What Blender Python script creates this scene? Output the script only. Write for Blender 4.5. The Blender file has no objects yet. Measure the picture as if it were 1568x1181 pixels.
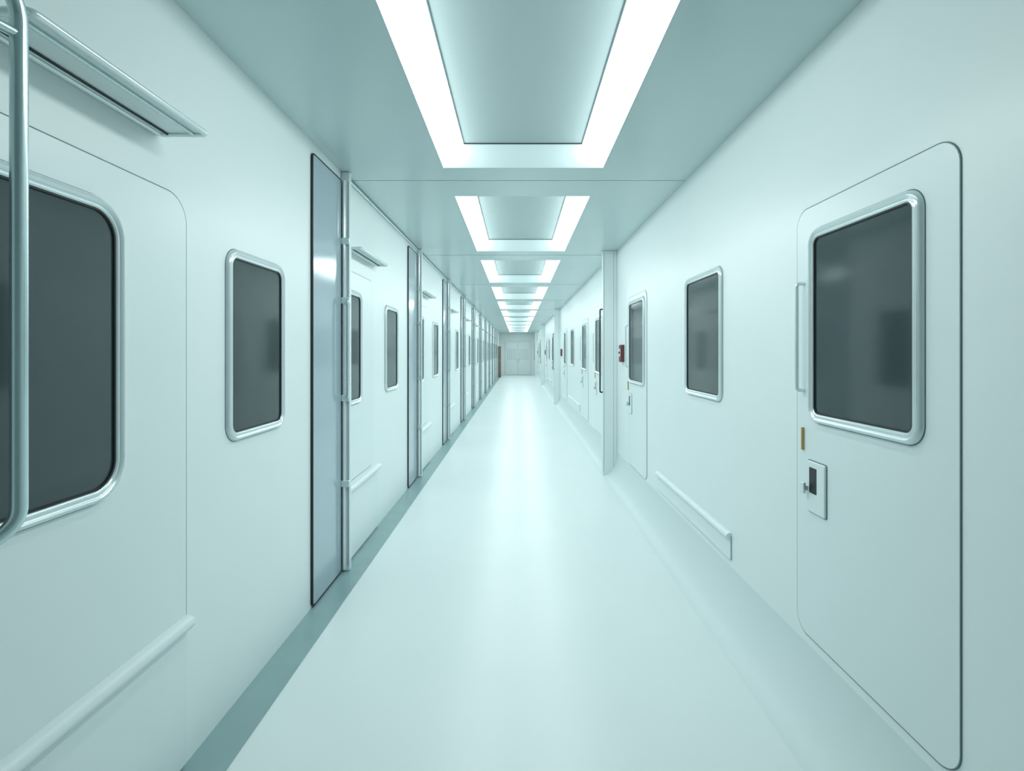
import bpy, math, bmesh
from mathutils import Vector

S = bpy.context.scene
W = 1.35      # half width of corridor
HC = 3.058    # ceiling height
YB = -1.5     # back end, unseen; kept close to dim the near corridor
YE = 38.0     # far end

# ------------------------------------------------------------------ materials
def mat(name, col, rough=0.4, metal=0.0, spec=0.5, var=0.0, scale=3.0, coat=0.0):
    m = bpy.data.materials.new(name); m.use_nodes = True
    nt = m.node_tree; b = nt.nodes['Principled BSDF']
    b.inputs['Base Color'].default_value = (*col, 1)
    b.inputs['Roughness'].default_value = rough
    b.inputs['Metallic'].default_value = metal
    b.inputs['Specular IOR Level'].default_value = spec
    b.inputs['Coat Weight'].default_value = coat
    b.inputs['Coat Roughness'].default_value = 0.1
    tc = nt.nodes.new('ShaderNodeTexCoord')
    if var > 0:
        n = nt.nodes.new('ShaderNodeTexNoise'); n.inputs['Scale'].default_value = scale
        n.inputs['Detail'].default_value = 3
        r = nt.nodes.new('ShaderNodeValToRGB')
        r.color_ramp.elements[0].position = 0.3; r.color_ramp.elements[1].position = 0.7
        r.color_ramp.elements[0].color = (*[c*(1-var) for c in col], 1)
        r.color_ramp.elements[1].color = (*[min(1, c*(1+var)) for c in col], 1)
        nt.links.new(tc.outputs['Object'], n.inputs['Vector'])
        nt.links.new(n.outputs['Fac'], r.inputs['Fac'])
        nt.links.new(r.outputs['Color'], b.inputs['Base Color'])
    return m

def emit(name, col, st):
    m = bpy.data.materials.new(name); m.use_nodes = True
    nt = m.node_tree; nt.nodes.clear()
    e = nt.nodes.new('ShaderNodeEmission'); o = nt.nodes.new('ShaderNodeOutputMaterial')
    e.inputs['Color'].default_value = (*col, 1); e.inputs['Strength'].default_value = st
    nt.links.new(e.outputs[0], o.inputs['Surface'])
    return m

M_wall  = mat('wall_enamel', (0.825, 0.905, 0.905), 0.36, var=0.008, scale=1.2)
M_slab  = mat('door_enamel', (0.79, 0.88, 0.888), 0.32, var=0.008, scale=1.2)
M_cove  = mat('cove_vinyl', (0.72, 0.82, 0.825), 0.5, spec=0.3, var=0.008, scale=1.2)
M_ceil  = mat('ceiling_panel', (0.59, 0.72, 0.725), 0.25, var=0.012, scale=1.0)
M_floor = mat('floor_vinyl', (0.775, 0.86, 0.86), 0.32, spec=0.45, var=0.015, scale=0.8)
M_strip = mat('dark_floor_strip', (0.27, 0.41, 0.42), 0.35, var=0.05, scale=4)
M_seam  = mat('seam_gasket', (0.13, 0.20, 0.21), 0.6)
M_seaml = mat('seam_light', (0.40, 0.51, 0.52), 0.6)
M_black = mat('black_rubber', (0.010, 0.014, 0.016), 0.4)
M_glass = mat('dark_window_glass', (0.048, 0.070, 0.074), 0.09, spec=0.55, var=0.15, scale=1.2)
M_frame = mat('frame_satin_white', (0.76, 0.85, 0.86), 0.20, metal=0.35)
M_chrome= mat('brushed_steel', (0.60, 0.72, 0.73), 0.24, metal=0.75)
M_mirror= mat('frosted_mirror_glass', (0.41, 0.51, 0.56), 0.14, metal=0.2, spec=0.6, var=0.04, scale=0.7)
M_brass = mat('brass', (0.62, 0.42, 0.16), 0.3, metal=0.8)
M_red   = mat('alarm_red', (0.14, 0.035, 0.04), 0.4)
M_brown = mat('brown_laminate', (0.20, 0.16, 0.13), 0.5, var=0.1, scale=8)
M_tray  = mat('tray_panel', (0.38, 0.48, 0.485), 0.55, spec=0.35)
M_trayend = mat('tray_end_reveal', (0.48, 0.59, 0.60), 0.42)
M_back  = mat('rear_light_absorber', (0.30, 0.40, 0.42), 0.5)  # dark tone chosen to cut bounce light around the camera
M_light = emit('led_diffuser', (0.92, 1.0, 1.0), 12.5)

# ------------------------------------------------------------------ mesh helpers
def mesh_obj(name, verts, faces, m, parent=None, smooth=None):
    me = bpy.data.meshes.new(name); me.from_pydata(verts, [], faces); me.update()
    bm = bmesh.new(); bm.from_mesh(me); bmesh.ops.recalc_face_normals(bm, faces=bm.faces); bm.to_mesh(me); bm.free()
    o = bpy.data.objects.new(name, me); S.collection.objects.link(o)
    me.materials.append(m)
    if smooth is not None:
        for p in me.polygons: p.use_smooth = True
        me.set_sharp_from_angle(angle=math.radians(smooth))
    if parent: o.parent = parent
    return o

def empty(name, loc=(0, 0, 0)):
    e = bpy.data.objects.new(name, None); e.empty_display_size = 0.1
    S.collection.objects.link(e); return e

def box(name, x0, x1, y0, y1, z0, z1, m, parent=None, bev=0.0):
    v = [(x0,y0,z0),(x1,y0,z0),(x1,y1,z0),(x0,y1,z0),(x0,y0,z1),(x1,y0,z1),(x1,y1,z1),(x0,y1,z1)]
    f = [(0,3,2,1),(4,5,6,7),(0,1,5,4),(1,2,6,5),(2,3,7,6),(3,0,4,7)]
    o = mesh_obj(name, v, f, m, parent)
    if bev > 0:
        b = o.modifiers.new('bev', 'BEVEL'); b.width = bev; b.segments = 3
        for p in o.data.polygons: p.use_smooth = True
        o.data.set_sharp_from_angle(angle=math.radians(50))
    return o

def wx(side, h):            # x coordinate at height h off the given wall
    return -W + h if side < 0 else W - h

def rrect(u0, u1, v0, v1, r, seg=8):
    pts = []
    r = max(r, 0.0005)
    for cx, cy, a0 in ((u1-r, v1-r, 0), (u0+r, v1-r, 90), (u0+r, v0+r, 180), (u1-r, v0+r, 270)):
        for i in range(seg+1):
            a = math.radians(a0 + 90*i/seg)
            pts.append((cx + r*math.cos(a), cy + r*math.sin(a)))
    return pts

def loft(name, side, y0, y1, z0, z1, r, prof, m, parent=None, cap=True, seg=8):
    """rounded-rectangle loops, prof = [(inset, height off wall)...]"""
    verts, faces = [], []
    n = 4*(seg+1)
    for d, h in prof:
        for (u, v) in rrect(y0+d, y1-d, z0+d, z1-d, r-d, seg):
            verts.append((wx(side, h), u, v))
    for k in range(len(prof)-1):
        for i in range(n):
            j = (i+1) % n
            faces.append((k*n+i, k*n+j, (k+1)*n+j, (k+1)*n+i))
    if cap: faces.append(tuple(range((len(prof)-1)*n, len(prof)*n)))
    return mesh_obj(name, verts, faces, m, parent, smooth=35)

def tube(name, pts, r, m, parent=None, fillet=0.0, n=12, closed=False):
    P = [Vector(p) for p in pts]
    if fillet > 0:
        Q = []
        for i in range(len(P)):
            if not closed and i in (0, len(P)-1): Q.append(P[i]); continue
            a, b, c = P[i-1], P[i], P[(i+1) % len(P)]
            f = min(fillet, (a-b).length*.49, (c-b).length*.49)
            s = b + (a-b).normalized()*f; e = b + (c-b).normalized()*f
            for t in range(9):
                t /= 8; Q.append(s*(1-t)**2 + b*2*t*(1-t) + e*t*t)
        P = Q
    N = len(P); verts = []; faces = []
    prev = None
    for i in range(N):
        if closed: t = (P[(i+1) % N]-P[i-1]).normalized()
        else: t = (P[min(i+1, N-1)]-P[max(i-1, 0)]).normalized()
        if prev is None:
            up = Vector((0, 0, 1)) if abs(t.z) < .9 else Vector((0, 1, 0))
            nr = t.cross(up).normalized()
        else:
            nr = (prev - t*prev.dot(t)).normalized()
        prev = nr; bn = t.cross(nr)
        for k in range(n):
            a = 2*math.pi*k/n
            verts.append(tuple(P[i] + nr*r*math.cos(a) + bn*r*math.sin(a)))
    L = N if closed else N-1
    for i in range(L):
        for k in range(n):
            k2 = (k+1) % n; i2 = (i+1) % N
            faces.append((i*n+k, i*n+k2, i2*n+k2, i2*n+k))
    if not closed:
        faces.append(tuple(range(n))); faces.append(tuple(range((N-1)*n, N*n)))
    return mesh_obj(name, verts, faces, m, parent, smooth=60)

# ------------------------------------------------------------------ room shell
box('floor', -W-0.15, W+0.15, YB-0.15, YE+0.15, -0.12, 0.0, M_floor)
box('floor_strip_left', -W, -1.17, YB, YE, 0.0, 0.006, M_strip)  # flat dark teal strip along the foot of the left wall
box('wall_left', -W-0.15, -W, YB-0.15, YE+0.15, 0.0, 3.45, M_wall)
box('wall_right', W, W+0.15, YB-0.15, YE+0.15, 0.0, 3.45, M_wall)
# coved vinyl foot of the right wall
CW, CH = 0.20, 0.32
prof = [(W, CH)]
for i in range(1, 15):
    a = math.radians(90*i/14)
    prof.append((W-CW + CW*math.cos(a), CH - CH*math.sin(a)))
prof[-1] = (W-CW, 0.0005)
prof.append((W, 0.0005))
n = len(prof)
vv = [(x, YB, z) for x, z in prof] + [(x, YE, z) for x, z in prof]
ff = [(i, (i+1) % n, n+(i+1) % n, n+i) for i in range(n)] + [tuple(range(n)), tuple(range(n, 2*n))]
mesh_obj('baseboard_right', vv, ff, M_cove, smooth=25)
box('unseen_dark_back', -W, W, YB-0.15, YB, 0, 3.45, M_back)  # unseen wall behind camera, placed close and dark to lower near light

# ceiling with recessed tray openings
TX0, TX1 = -0.555, 0.635     # opening
IX0, IX1 = -0.395, 0.468     # upper panel
TZ = 3.20
T0, TP, TL = 4.63, 3.24, 2.52
starts = []
k = -1
while T0 + k*TP + TL < YE - 0.4:
    starts.append(T0 + k*TP); k += 1
v, f = [], []
def q(x0, x1, y0, y1, z):
    b = len(v); v.extend([(x0,y0,z),(x0,y1,z),(x1,y1,z),(x1,y0,z)]); f.append((b,b+1,b+2,b+3))
q(-W, TX0, YB, YE, HC); q(TX1, W, YB, YE, HC)
e = YB
for s in starts:
    q(TX0, TX1, e, s, HC); e = s+TL
q(TX0, TX1, e, YE, HC)
b = len(v)
v.extend([(-W,YB,3.3),(-W,YE,3.3),(W,YE,3.3),(W,YB,3.3)]); f.append((b,b+1,b+2,b+3))
mesh_obj('ceiling', v, f, M_ceil)
i = 1
for s in starts:
    ys = s - 0.43
    box('trim_%d' % i, -W, W, ys-0.0025, ys+0.0025, HC-0.002, HC+0.001, M_seaml); i += 1
for s in starts:
    p = empty('recessed_ceiling_light')
    y0, y1 = s, s+TL; a0, a1 = s+0.1, s+TL-0.1
    mesh_obj('diffuser_left', [(TX0,y0,HC),(TX0,y1,HC),(IX0,a1,TZ),(IX0,a0,TZ)], [(0,1,2,3)], M_light, p)
    mesh_obj('diffuser_right', [(TX1,y0,HC),(TX1,y1,HC),(IX1,a1,TZ),(IX1,a0,TZ)], [(0,1,2,3)], M_light, p)
    mesh_obj('end_near', [(TX0,y0,HC),(TX1,y0,HC),(IX1,a0,TZ),(IX0,a0,TZ)], [(0,1,2,3)], M_trayend, p)
    mesh_obj('end_far', [(TX0,y1,HC),(TX1,y1,HC),(IX1,a1,TZ),(IX0,a1,TZ)], [(0,1,2,3)], M_trayend, p)
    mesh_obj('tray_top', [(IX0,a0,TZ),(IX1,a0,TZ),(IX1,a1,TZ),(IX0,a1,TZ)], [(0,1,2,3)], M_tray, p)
    for x in (IX0, IX1):
        box('edge_bead', x-0.003, x+0.003, a0, a1, TZ-0.004, TZ, M_seam, p)
    box('shadow_gap', IX0, IX1, a1-0.010, a1-0.002, TZ-0.006, TZ, M_black, p)

# ------------------------------------------------------------------ components
FR = [(0, 0), (0.002, 0.010), (0.008, 0.018), (0.016, 0.021), (0.023, 0.017), (0.026, 0.012), (0.030, 0.015),
      (0.036, 0.016), (0.041, 0.012), (0.044, 0.006)]
def window_parts(side, y0, y1, z0, z1, parent, r=0.09, base=0.0, seg=8, s=1.0):
    P = [(d*s, h+base) for d, h in FR]
    loft('frame', side, y0, y1, z0, z1, r, P, M_frame, parent, cap=False, seg=seg)
    loft('gasket', side, y0+0.038*s, y1-0.038*s, z0+0.038*s, z1-0.038*s, r-0.038*s,
         [(0, base+0.004), (0.002, base+0.012), (0.009, base+0.011), (0.011, base+0.004)], M_black, parent, cap=False, seg=seg)
    loft('pane', side, y0+0.04*s, y1-0.04*s, z0+0.04*s, z1-0.04*s, r-0.04*s,
         [(0, base), (0.0, base+0.005)], M_glass, parent, seg=seg)
    loft('outer_seal', side, y0-0.003, y1+0.003, z0-0.003, z1+0.003, r+0.003,
         [(0, base), (0.001, base+0.002), (0.004, base+0.002)], M_seam, parent, cap=False, seg=seg)

wn = [0]; dn = [0]
def window(side, y0, y1, z0, z1, r=0.09, seg=8):
    wn[0] += 1
    p = empty('window_%d' % wn[0]); window_parts(side, y0, y1, z0, z1, p, r, 0.0, seg)
    return p

def door(side, y0, y1, z0, z1, r, win=None, wr=0.1, seam=M_seam, seg=8):
    dn[0] += 1
    p = empty('door_%d' % dn[0])
    loft('leaf', side, y0, y1, z0, z1, r, [(0, 0), (0.0, 0.003), (0.002, 0.005)], M_slab, p, seg=seg)
    loft('seam', side, y0-0.003, y1+0.003, z0-0.003, z1+0.003, r+0.003,
         [(0, 0), (0.0005, 0.004), (0.0035, 0.004)], seam, p, cap=False, seg=seg)
    if win: window_parts(side, win[0], win[1], win[2], win[3], p, wr, 0.005, seg)
    return p

def bumper(side, y0, y1, z0, z1, parent=None, zb=0.02, depth=0.012, px=0.045):
    """kick panel with a rounded ledge along its top"""
    p = parent or empty('bumper_rail')
    loft('kick_panel', side, y0, y1, zb, z1-0.01, 0.012, [(0, 0), (0, depth-0.003), (0.003, depth)], M_slab, p, seg=3)
    loft('panel_seam', side, y0-0.003, y1+0.003, zb, z1-0.01, 0.013, [(0, 0), (0.0, 0.007), (0.004, 0.007)], M_seaml, p, cap=False, seg=3)
    pr = [(0, z1), (px*0.55, z1), (px*0.9, z1-0.01), (px, z1-0.025), (px*0.95, z0+0.02), (px*0.6, z0+0.004), (0, z0)]
    n = len(pr)
    v = [(wx(side, h), y0, z) for h, z in pr] + [(wx(side, h), y1, z) for h, z in pr]
    f = [(i, (i+1) % n, n+(i+1) % n, n+i) for i in range(n)] + [tuple(range(n)), tuple(range(n, 2*n))]
    mesh_obj('ledge', v, f, M_slab, p, smooth=50)
    return p

def rack(y0, y1, z, proj):
    p = empty('overhead_rack')
    xi, xo = -W+0.012, -W+proj
    tube('outer_frame', [(xi,y0,z),(xo,y0,z),(xo,y1,z),(xi,y1,z)], 0.011, M_frame, p, fillet=0.02, closed=True)
    tube('mid_rail', [(xo-0.045,y0,z-0.004),(xo-0.045,y1,z-0.004)], 0.006, M_chrome, p)
    tube('rear_rail', [(xi+0.032,y0,z-0.004),(xi+0.032,y1,z-0.004)], 0.004, M_black, p)
    box('shelf_plate', xi, xo, y0, y1, z+0.0, z+0.006, M_slab, p)
    return p

def post(y):
    p = empty('door_post')
    box('jamb', -W, -W+0.068, y, y+0.045, 0.006, HC, M_slab, p, bev=0.01)
    tube('rail', [(-W+0.03,y-0.018,2.98),(-W+0.03,y-0.018,0.03)], 0.012, M_frame, p)
    box('dark_reveal', -W+0.054, -W+0.058, y-0.003, y, 0.05, 2.98, M_seam, p)
    tube('pull_handle', [(-W+0.066,y-0.005,2.07),(-W+0.066,y-0.045,2.07),(-W+0.066,y-0.045,1.33),(-W+0.066,y-0.005,1.33)], 0.009, M_chrome, p, fillet=0.03)
    for z in (2.52, 2.07, 1.33, 0.68):
        box('hinge', -W+0.012, -W+0.074, y-0.034, y, z-0.025, z+0.025, M_frame, p, bev=0.006)
    return p

def mirror_door(y0, y1):
    p = empty('glass_door')  # full-height mirror-glass door panel with black edge
    loft('black_edge', -1, y0, y1, 0.012, 2.985, 0.035, [(0, 0.001), (0.001, 0.014), (0.004, 0.016), (0.010, 0.016), (0.011, 0.012)], M_black, p, cap=False)
    loft('glass_leaf', -1, y0+0.01, y1-0.01, 0.022, 2.975, 0.027, [(0, 0.001), (0, 0.013)], M_mirror, p)
    return p

# ------------------------------------------------------------------ LEFT wall, nearest bay
d = door(-1, 0.75, 2.12, 0.02, 2.302, 0.11, (0.98, 1.775, 1.197, 2.178), 0.13, seg=12)
bumper(-1, 0.3, 2.115, 0.555, 0.615, parent=d)
rack(1.25, 1.955, 2.495, 0.185)
g = empty('grab_rail')
tube('rail', [(-W,1.13,2.57),(-1.165,1.13,2.57),(-1.165,1.22,2.50),(-1.165,1.22,1.28),(-1.2,1.16,1.235),(-W,1.10,1.235)], 0.017, M_chrome, g, fillet=0.06, n=16)
tube('cross_bar', [(-W,1.02,2.42),(-1.2,1.02,2.42),(-1.165,1.22,2.42)], 0.012, M_chrome, g, fillet=0.05)
for (yy, zz) in ((1.13, 2.57), (1.10, 1.235), (1.02, 2.42)):
    tube('flange', [(-W,yy,zz),(-W+0.012,yy,zz)], 0.03, M_chrome, g, n=20)
window(-1, 2.41, 3.0, 1.255, 2.168, 0.085)
mirror_door(3.40, 3.965)
post(3.985)
# ------------------------------------------------------------------ LEFT wall, repeating bays
PL = 2.95
for k in range(10):
    o = k*PL; sg = 5 if k < 3 else 3
    d = door(-1, 4.06+o, 4.84+o, 0.64, 2.33, 0.09, (4.09+o, 4.47+o, 1.25, 2.18), 0.08, seg=sg)
    bumper(-1, 4.06+o, 5.02+o, 0.555, 0.61, parent=d)
    rack(4.10+o, 4.93+o, 2.495, 0.12)
    window(-1, 5.29+o, 5.84+o, 1.27, 2.16, 0.085, sg)
    mirror_door(6.38+o, 6.93+o)
    post(6.98+o)
tube('trim_left', [(-W+0.012,4.05,HC-0.02),(-W+0.012,YE,HC-0.02)], 0.011, M_frame)

# ------------------------------------------------------------------ RIGHT wall
def lockset(p, y0, y1, z0, z1, base=0.005):
    loft('lock_plate', 1, y0, y1, z0, z1, 0.008, [(0, base), (0.001, base+0.008), (0.004, base+0.011)], M_slab, p, seg=4)
    loft('plate_edge', 1, y0-0.003, y1+0.003, z0-0.003, z1+0.003, 0.01, [(0, base), (0, base+0.003), (0.004, base+0.003)], M_seam, p, cap=False, seg=4)
    w = y1-y0; h = z1-z0
    loft('slot', 1, y0+w*0.42, y1-w*0.18, z0+h*0.38, z1-h*0.12, 0.004, [(0, base+0.008), (0.0, base+0.012)], M_black, p, seg=3)
    x = W-base
    box('latch_arm', x-0.03, x-0.008, y1-0.02, y1-0.006, z0+h*0.40, z0+h*0.50, M_frame, p, bev=0.003)
    box('latch_knob', x-0.036, x-0.022, y1-0.02, y1+0.008, z0+h*0.34, z0+h*0.56, M_frame, p, bev=0.004)

def rdoor(y0, y1, z0, z1, w, seg=6, lock=True, r=0.085):
    p = door(1, y0, y1, z0, z1, r, w, 0.075, seg=seg)
    yh = (w[1] + y1)/2
    x = W-0.005
    tube('handle', [(x,yh-0.005,2.0),(x-0.035,yh-0.005,2.0),(x-0.035,yh-0.005,1.5),(x,yh-0.005,1.5)], 0.009, M_frame, p, fillet=0.03)
    tube('brass_pull', [(x-0.006,yh-0.0,1.325),(x-0.006,yh-0.0,1.22)], 0.006, M_brass, p)
    if lock: lockset(p, y1-0.243, y1-0.10, 0.95, 1.182)
    return p

rdoor(1.59, 2.517, 0.365, 2.345, (1.725, 2.40, 1.36, 2.235), seg=12)
window(1, 3.44, 4.186, 1.346, 2.255, 0.075)
rdoor(5.46, 6.40, 0.33, 2.33, (5.54, 6.30, 1.31, 2.28))
bumper(1, 3.30, 5.02, 0.49, 0.535, zb=0.36, depth=0.008, px=0.035)

def rpost(y):
    p = empty('wall_post')
    box('column', 1.155, W, y, y+0.10, 0.0, HC, M_slab, p, bev=0.008)
    box('seam', 1.30, 1.304, y-0.002, y, 0.05, HC-0.02, M_seaml, p)
    box('edge_seam', 1.168, 1.171, y-0.002, y, 0.05, HC-0.02, M_seam, p)
    tube('pull_bar', [(1.157,y+0.02,2.26),(1.12,y+0.02,2.26),(1.12,y+0.02,1.13),(1.157,y+0.02,1.13)], 0.010, M_black, p, fillet=0.02)
    return p

def alarm(y, z=1.66):
    p = empty('fire_alarm_box')
    loft('housing', 1, y, y+0.14, z-0.11, z+0.11, 0.015, [(0, 0), (0, 0.04), (0.006, 0.046)], M_red, p, seg=4)
    loft('face_plate', 1, y+0.03, y+0.11, z-0.04, z+0.06, 0.01, [(0, 0.045), (0.002, 0.05)], M_frame, p, seg=4)
    tube('button', [(W-0.048,y+0.07,z+0.01),(W-0.06,y+0.07,z+0.01)], 0.015, M_black, p)

alarm(6.62)
rpost(7.1)
o = 0.0
while 17.0 + o < YE:
    rdoor(8.2+o, 9.15+o, 0.33, 2.33, (8.35+o, 9.0+o, 1.31, 2.25), seg=4)
    rdoor(10.0+o, 11.0+o, 0.33, 2.33, (10.15+o, 10.85+o, 1.31, 2.25), seg=4)
    window(1, 12.4+o, 13.2+o, 1.34, 2.25, 0.075, 4)
    rdoor(14.3+o, 15.2+o, 0.33, 2.33, (14.45+o, 15.05+o, 1.31, 2.25), seg=4)
    alarm(15.9+o)
    rpost(16.6+o)
    bumper(1, 11.3+o, 13.9+o, 0.49, 0.535, zb=0.36, depth=0.008, px=0.035)
    o += 9.4

# ------------------------------------------------------------------ far end
box('wall_far', -W, W, YE, YE+0.15, 0, 3.45, M_wall)
p = empty('double_door')
box('frame', -0.95, 0.95, YE-0.05, YE, 0, 2.45, M_wall, p, bev=0.01)
for x0, x1 in ((-0.88, -0.01), (0.01, 0.88)):
    box('leaf', x0, x1, YE-0.08, YE-0.04, 0.02, 2.38, M_slab, p, bev=0.008)
    for i in range(5):
        xx = x0+0.12+i*0.14
        box('glazing_slot', xx, xx+0.06, YE-0.085, YE-0.079, 1.1, 1.9, M_ceil, p)
    hx = x1-0.06 if x1 < 0.5 else x0+0.06
    tube('handle', [(hx,YE-0.08,1.2),(hx,YE-0.12,1.2),(hx,YE-0.12,0.9),(hx,YE-0.08,0.9)], 0.01, M_chrome, p)
p = empty('locker_cabinet')
box('body', -1.349, -1.12, 34.3, 34.9, 0.006, 2.05, M_brown, p, bev=0.01)
box('door_panel', -1.33, -1.14, 34.28, 34.3, 0.06, 2.0, M_brown, p, bev=0.005)
tube('handle', [(-1.16,34.28,1.2),(-1.16,34.24,1.2),(-1.16,34.24,1.0),(-1.16,34.28,1.0)], 0.008, M_chrome, p)

# ------------------------------------------------------------------ world, camera
w = bpy.data.worlds.new('World'); S.world = w; w.use_nodes = True
w.node_tree.nodes['Background'].inputs[0].default_value = (0.8, 0.95, 0.95, 1)
w.node_tree.nodes['Background'].inputs[1].default_value = 0.3

cam = bpy.data.cameras.new('Camera'); co = bpy.data.objects.new('Camera', cam); S.collection.objects.link(co)
co.location = (0, 0, 1.68); co.rotation_euler = (math.radians(90), 0, 0)
cam.sensor_width = 36; cam.lens = 36*800/1568
cam.shift_x = -9/1568; cam.shift_y = -51.5/1568
cam.clip_start = 0.05; cam.clip_end = 200
S.camera = co
S.view_settings.view_transform = 'Standard'
S.view_settings.exposure = 0.0
